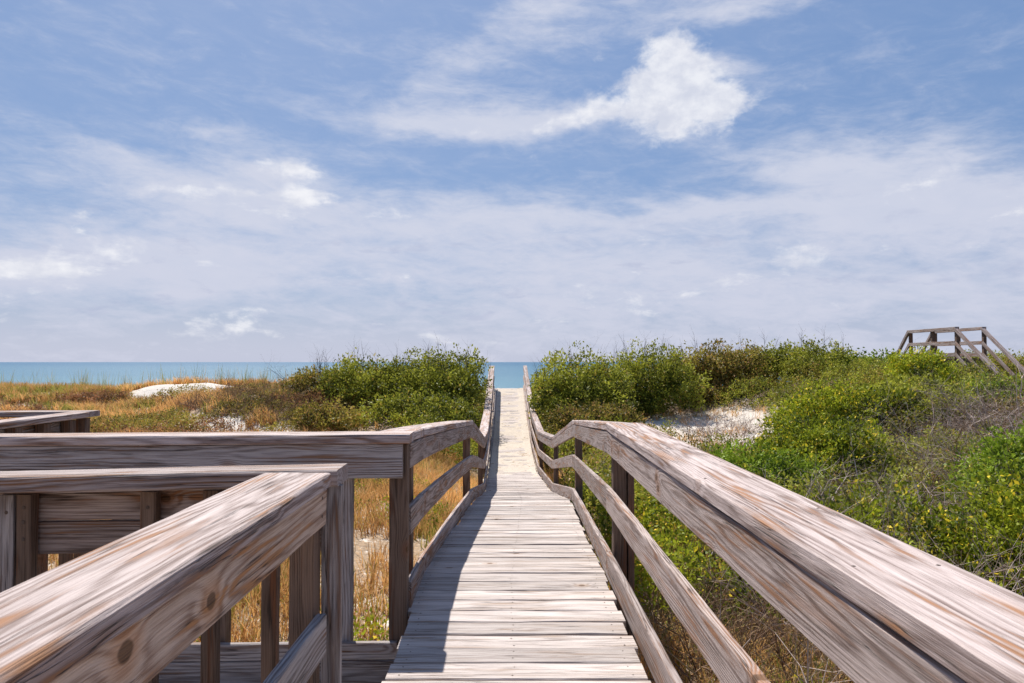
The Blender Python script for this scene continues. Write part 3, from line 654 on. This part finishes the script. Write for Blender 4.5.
def grass_field(name, mat, n, x0, x1, y0, y1, h0, h1, w0, seed, thresh=.45, sc=1.6, tuft=10, lean=(.2, .9), cond=None, ysk=1.0):
    nt = n//tuft; X = rng.uniform(x0, x1, nt*3); Y = y0+(y1-y0)*rng.random(nt*3)**ysk
    k_ = (vnoise(X, Y, sc, seed)+(vnoise(X, Y, .5, seed+1)-.5)*.5+rng.normal(size=len(X))*.06) > thresh
    c = deck_c(np.clip(Y, -6, 37)); k_ &= (np.abs(X-c) > .85) | (Y > 37)
    if cond is not None: k_ &= cond(X, Y)
    X = X[k_][:nt]; Y = Y[k_][:nt]
    tt = np.repeat(np.clip(.5+(vnoise(X, Y, 2.0, seed+3)-.5)*1.2, 0, 1), tuft); X = np.repeat(X, tuft)+rng.normal(size=len(X)*tuft)*.06; Y = np.repeat(Y, tuft)+rng.normal(size=len(Y)*tuft)*.06
    P = np.stack([X, Y, ground_z(X, Y)-.02], 1); m_ = len(X)
    me = blades(P, rng.uniform(h0, h1, m_), w0*rng.uniform(.6, 1.4, m_), rng.uniform(lean[0], lean[1], m_), np.clip(tt+rng.normal(size=m_)*.2, 0, 1), rng.random(m_), name, mat)
    return tag(link(name, me), kind='stuff')

# ---- shrubs left of the walk
shrub('tallest round green shrub left of the boardwalk, touching its left handrail', -2.55, 27.3, 2.2, 2.3, -.60, L_OAK, .085, 1, tip_twigs=16, lobes=11, xmax=-.72)
shrub('green shrub in the middle of the left clump, lower than the one by the handrail', -5.2, 27.6, 1.9, 2.0, -.36, L_OAK, .085, 1, tip_twigs=8)
shrub('low green shrub at the left end of the left clump, against the sea', -7.3, 28.0, 1.35, 1.5, .30, L_OLIVE, .085, .9, tip_twigs=9)
shrub('dark lower skirt of green shrub above the curved handrail on the left', -3.0, 24.4, 2.1, 1.5, .95, L_OAK, .08, 1, lobes=10, xmax=-.8, tint0=.38)
shrub('olive shrub at the bottom left corner of the left clump beside the sand', -5.8, 24.0, 1.3, 1.1, 1.25, L_OLIVE, .075, 1)
# ---- right of the walk
shrub('green shrub right beside the right handrail, at the near end of the right hedge', 2.45, 25.6, 1.95, 2.1, -.50, L_OAK, .085, 1, tip_twigs=14, lobes=11, xmin=.82)
shrub('green shrub with a dark hollow beneath, second of the right hedge from the handrail', 5.3, 28.2, 2.1, 1.9, -.72, L_OAK, .085, 1, tip_twigs=14)
shrub('green shrub behind the sand patch, in the middle of the right hedge', 8.6, 30.6, 2.5, 2.0, -.85, L_OLIVE, .09, 1, tip_twigs=12)
shrub('broad green shrub on the skyline above the mounded scrub, right of the sand patch', 12.0, 30.4, 2.6, 2.0, -.90, L_OAK, .09, 1, tip_twigs=8)
shrub('dark green shrub at the right end of the skyline hedge', 14.4, 29.2, 1.7, 1.6, -.40, L_DEEP, .09, 1)
shrub('bright yellow green round bush in front of the raised timber platform', 12.45, 22.3, 1.0, 1.1, -.50, L_BRIGHT, .07, 1.1, lobes=8, tint0=.55)
shrub('low brownish green shrub under the hedge, beside the dip in the right handrail', 2.6, 22.8, 1.6, 1.3, 1.15, L_OLIVE, .075, 1, xmin=1.1, tint0=.35)
shrub('olive green mound of scrub right of the sand patch', 8.9, 20.0, 1.9, 1.6, .55, L_BRIGHT, .075, 1, tint0=.35)
shrub('green mound of scrub below the skyline shrubs, left of the grey twigs', 11.2, 20.2, 1.7, 1.7, .35, L_OAK, .075, 1, tint0=.6)
shrub('dense green mound below the sand patch, above the right cap rail', 4.7, 14.0, 1.5, 1.4, 1.5, L_DEEP, .06, 1, tint0=.55)
shrub('leafy green bush right of the sand patch, nearer than the olive mound', 6.6, 15.6, 1.5, 1.5, 1.0, L_BRIGHT, .06, 1, tint0=.3)
shrub('dark green bush below the stairs of the raised platform', 13.6, 19.8, 1.7, 1.4, .36, L_DEEP, .07, 1, tint0=.55)
shrub('olive bush at the right edge, beside the foot of the platform stairs', 15.2, 21.3, 1.9, 1.6, .42, L_OLIVE, .07, 1, tint0=.5)
shrub('glossy yellow green bush at the right edge, nearest to the camera', 5.6, 7.6, 1.15, 1.1, .95, L_BRIGHT, .052, 1.0, lobes=9, tint0=.55, k=8)
shrub('deep green bush at the right edge, behind the glossy yellow green one', 8.3, 11.2, 1.4, 1.4, .80, L_DEEP, .055, 1, tint0=.6)
shrub('low leafy bush just outside the right railing between its second and third posts', 2.2, 8.4, .9, 1.1, 2.0, L_OLIVE, .05, 1, xmin=1.0, tint0=.5, lobes=7)
shrub('small bright leafy bush at the bottom of the picture, under the right railing', 2.05, 4.6, .5, .5, 2.15, L_BRIGHT, .05, .8, xmin=1.1, lobes=6, tint0=.5)
shrub('sparse yellow green bush half grown through by grey twigs, above the broad cap rail', 4.2, 8.6, 1.2, 1.2, 1.45, L_BRIGHT, .05, .75, tint0=.45, sparse=.12)

shrub('dark brown low bush on top of the left hummock, against the sand mound', -9.6, 28.6, 1.5, .9, .98, L_BROWN, .06, 1, tint0=.2, lobes=7)
shrub('low reddish brown bush at the foot of the left clump', -7.0, 26.2, 1.2, .9, 1.10, L_BROWN, .06, 1, tint0=.35, lobes=7)
shrub('small olive and brown bush on the left hummock between two patches of sand', -9.0, 25.6, 1.3, .8, 1.35, L_OLIVE, .055, .9, tint0=.2, lobes=7)
shrub('dark low shrub closing the hollow under the right hedge above the sand', 4.6, 27.0, 1.1, .8, 1.0, L_OAK, .075, 1, tint0=.2)
shrub('low brownish shrub along the back of the sand patch', 8.6, 29.0, 2.0, .8, .75, L_OLIVE, .075, 1, tint0=.3)
shrub('low rusty brown bush left of the white sand mound, in the golden grass', -16.2, 29.5, 1.6, .8, 1.12, L_BROWN, .055, .8, tint0=.3, lobes=7)
shrub('low rusty brown bush right behind the sand mound, towards the left clump', -10.6, 30.6, 1.5, .7, .93, L_BROWN, .055, .9, tint0=.25, lobes=7)
# ---- dead twiggy shrubs
dry_shrub('grey leafless thicket in the middle of the right scrub, below the yellow green round bush', 9.0, 15.5, 1.5, 1.35, 90, .016)
dry_shrub('grey leafless shrub with a bent pale branch, left of the glossy right edge bush', 5.2, 9.6, 1.1, 1.15, 80, .013)
dry_shrub('pale leafless twigs reaching above the broad right cap rail', 3.5, 6.8, .9, 1.05, 60, .010)
dry_shrub('brown tangle of dead twigs under the right middle rail at the bottom', 2.3, 5.7, .9, .7, 130, .009, mat=M_BRTW)
dry_shrub('brown dead tangle just outside the right railing, behind its thick near post', 2.1, 7.0, .8, .6, 90, .009, mat=M_BRTW)
dry_shrub('grey leafless shrub below the platform stairs', 12.0, 16.2, 1.5, 1.35, 90, .017)
dry_shrub('pinkish grey dead stems on the sand patch', 7.1, 24.2, 1.2, .6, 110, .009)
dry_shrub('grey twiggy shrub at the right edge between the deep green and the olive bush', 9.2, 13.0, 1.3, 1.35, 80, .015)
dry_shrub('dark brown dead heather on top of the left hummock', -8.3, 26.5, 1.2, .55, 46, .010, mat=M_STEM)
dry_shrub('thin bare shrub against the sea at the left end of the left clump', -7.9, 28.4, .8, 1.25, 14, .010, mat=M_STEM)

dry_shrub('brown dead tangle on the left hummock above the two patches of sand', -8.4, 25.2, 1.3, .75, 110, .011, mat=M_BRTW)
dry_shrub('brown dead tangle at the left end of the hummock, below the white sand mound', -10.6, 26.6, 1.1, .7, 90, .011, mat=M_BRTW)
dry_shrub('brown dead tangle between the hummock and the olive corner shrub', -6.6, 24.8, .8, .45, 70, .010, mat=M_BRTW)
# ---- undergrowth and grasses (uncountable)
def undergrowth(name, mat, n, x0, x1, y0, y1, hmax, leaf, seed, thresh, k=8, cond=None, ysk=1.0, sc=1.3, tint0=.45):
    X = rng.uniform(x0, x1, n*3); Y = y0+(y1-y0)*rng.random(n*3)**ysk
    dens = vnoise(X, Y, sc, seed)+(vnoise(X, Y, .45, seed+2)-.5)*.45
    kp = dens > thresh; c = deck_c(np.clip(Y, -6, 37)); kp &= np.abs(X-c) > .98
    if cond is not None: kp &= cond(X, Y)
    X = X[kp][:n]; Y = Y[kp][:n]; dens = dens[kp][:n]
    hh = hmax*np.clip((dens-thresh)*3.0+.2, .1, 1)*np.sqrt(rng.random(len(X)))
    P = np.stack([X, Y, ground_z(X, Y)+hh], 1); U = rvec(len(X)); U[:, 2] = np.abs(U[:, 2])
    tc_ = np.clip(tint0+(vnoise(X, Y, .5, seed+5)-.5)*1.5, 0, 1)
    return tag(link(name, foliage_from_clusters(P, U, k, leaf*1.2, leaf*.95, tc_, name, mat, (0, 0, 0))), kind='stuff')
def off_sand_patch(X, Y): return ((X-6.3)/2.5)**2+((Y-25.0)/3.2)**2 > 1+(vnoise(X, Y, .8, 31)-.5)*1.2
right_c = lambda X, Y: off_sand_patch(X, Y) & (X > 1.1) & (X < Y*.78+1.5) & ((Y > 6.8) | (X > 3))
undergrowth('undergrowth', L_BRIGHT, 14000, 1.1, 22, 3.5, 15, .75, .05, 41, .56, cond=right_c, sc=.9)
undergrowth('undergrowth', L_OAK, 15000, 1.1, 24, 8, 30, .85, .065, 45, .48, cond=right_c, sc=1.1)
undergrowth('undergrowth', L_OLIVE, 10000, 1.1, 24, 5, 30, .7, .06, 49, .54, cond=right_c, sc=.9)
undergrowth('ground_cover', L_BROWN, 7000, -24, -5.2, 20, 33, .32, .06, 53, .50, cond=lambda X, Y: (((X+14.6)/3.2)**2+((Y-31.5)/2.2)**2 > 1), sc=2.0)
undergrowth('ground_cover', L_OLIVE, 4500, -14, -5.2, 21, 31, .40, .06, 57, .52, sc=1.6)
undergrowth('ground_cover', L_BRIGHT, 2600, -7, -1.0, 4.8, 20, .22, .045, 61, .56, sc=1.2)
undergrowth('undergrowth', L_OAK, 5000, -3.0, 3.4, 19.5, 34.5, .85, .07, 71, .28, tint0=.35)
undergrowth('undergrowth', L_OLIVE, 2500, -2.4, 3.0, 21, 34.5, .6, .06, 75, .35, tint0=.4)
undergrowth('undergrowth', L_OLIVE, 5000, 6, 24, 29.5, 35, .95, .075, 85, .30, tint0=.4)
# scrub of bare twigs through the right side
sg = []
for i in range(650):
    yy_ = 4.2+17*random.random()**1.2; xx = random.uniform(1.3, min(18, yy_*.75+1.2)); 
    if not off_sand_patch(np.array(xx), np.array(yy_)): continue
    if float(vnoise(xx, yy_, 1.5, 77)) < .38: continue
    a = random.uniform(0, 6.283); grow(sg, (xx, yy_, gz(xx, yy_)), (math.cos(a)*.8, math.sin(a)*.8, random.uniform(.7, 1.5)), random.uniform(.6, 1.25), .010 if yy_ < 10 else .016, 1, .28, .03, 3)
tag(link('bare_brush', sticks(sg, 'bare_brush', M_TWIG, (0, 0, 0))), kind='stuff')

notmound = lambda X, Y: (((X+13.9)/2.3)**2+((Y-31.3)/1.6)**2 > 1+(vnoise(X, Y, .6, 91)-.5)*1.1) & (((X+9.9)/1.5)**2+((Y-23.9)/.8)**2 > 1) & (((X+7.2)/1.2)**2+((Y-23.3)/.6)**2 > 1) & (((X+11.9)/.9)**2+((Y-24.2)/.6)**2 > 1) & ((((X+8.8)/2.8)**2+((Y-26.0)/1.9)**2 > 1) | (vnoise(X, Y, .5, 95) > .66)) & (X > -Y*.78-2)
grass_field('dune_grass', G_GOLD, 60000, -28, -3, 19, 36, .20, .55, .024, 3, .47, cond=notmound, sc=1.1, tuft=14)
grass_field('dune_grass', G_GREEN, 16000, -28, -3, 24, 36, .25, .55, .02, 13, .50, cond=notmound)
grass_field('dune_grass', G_GOLD, 75000, -10, -.7, 4.9, 22, .14, .42, .011, 23, .26, sc=1.0)
grass_field('dune_grass', G_GREEN, 12000, -10, -.7, 4.9, 22, .12, .35, .011, 33, .55, sc=.9)
grass_field('dune_grass', G_GOLD, 30000, .9, 7, 4.2, 26, .12, .45, .011, 43, .40, sc=.9, ysk=1.4, cond=off_sand_patch)
grass_field('dune_grass', G_GOLD, 1500, 4, 9, 22, 28.5, .12, .35, .013, 47, .55, sc=.7)
grass_field('dune_grass', G_GREEN, 8000, .9, 5, 4.2, 18, .12, .45, .011, 53, .50, sc=.9)
grass_field('dune_grass', G_GOLD, 4500, .8, 1.35, 18, 35, .15, .45, .014, 63, .30, sc=.9)
# sparse upright sea oats on the crest against the sea
grass_field('sea_oats', G_GREEN, 1000, -26, -7, 33, 36, .5, 1.25, .013, 73, .40, tuft=5, lean=(.05, .45), cond=lambda X, Y: X > -Y*.8)
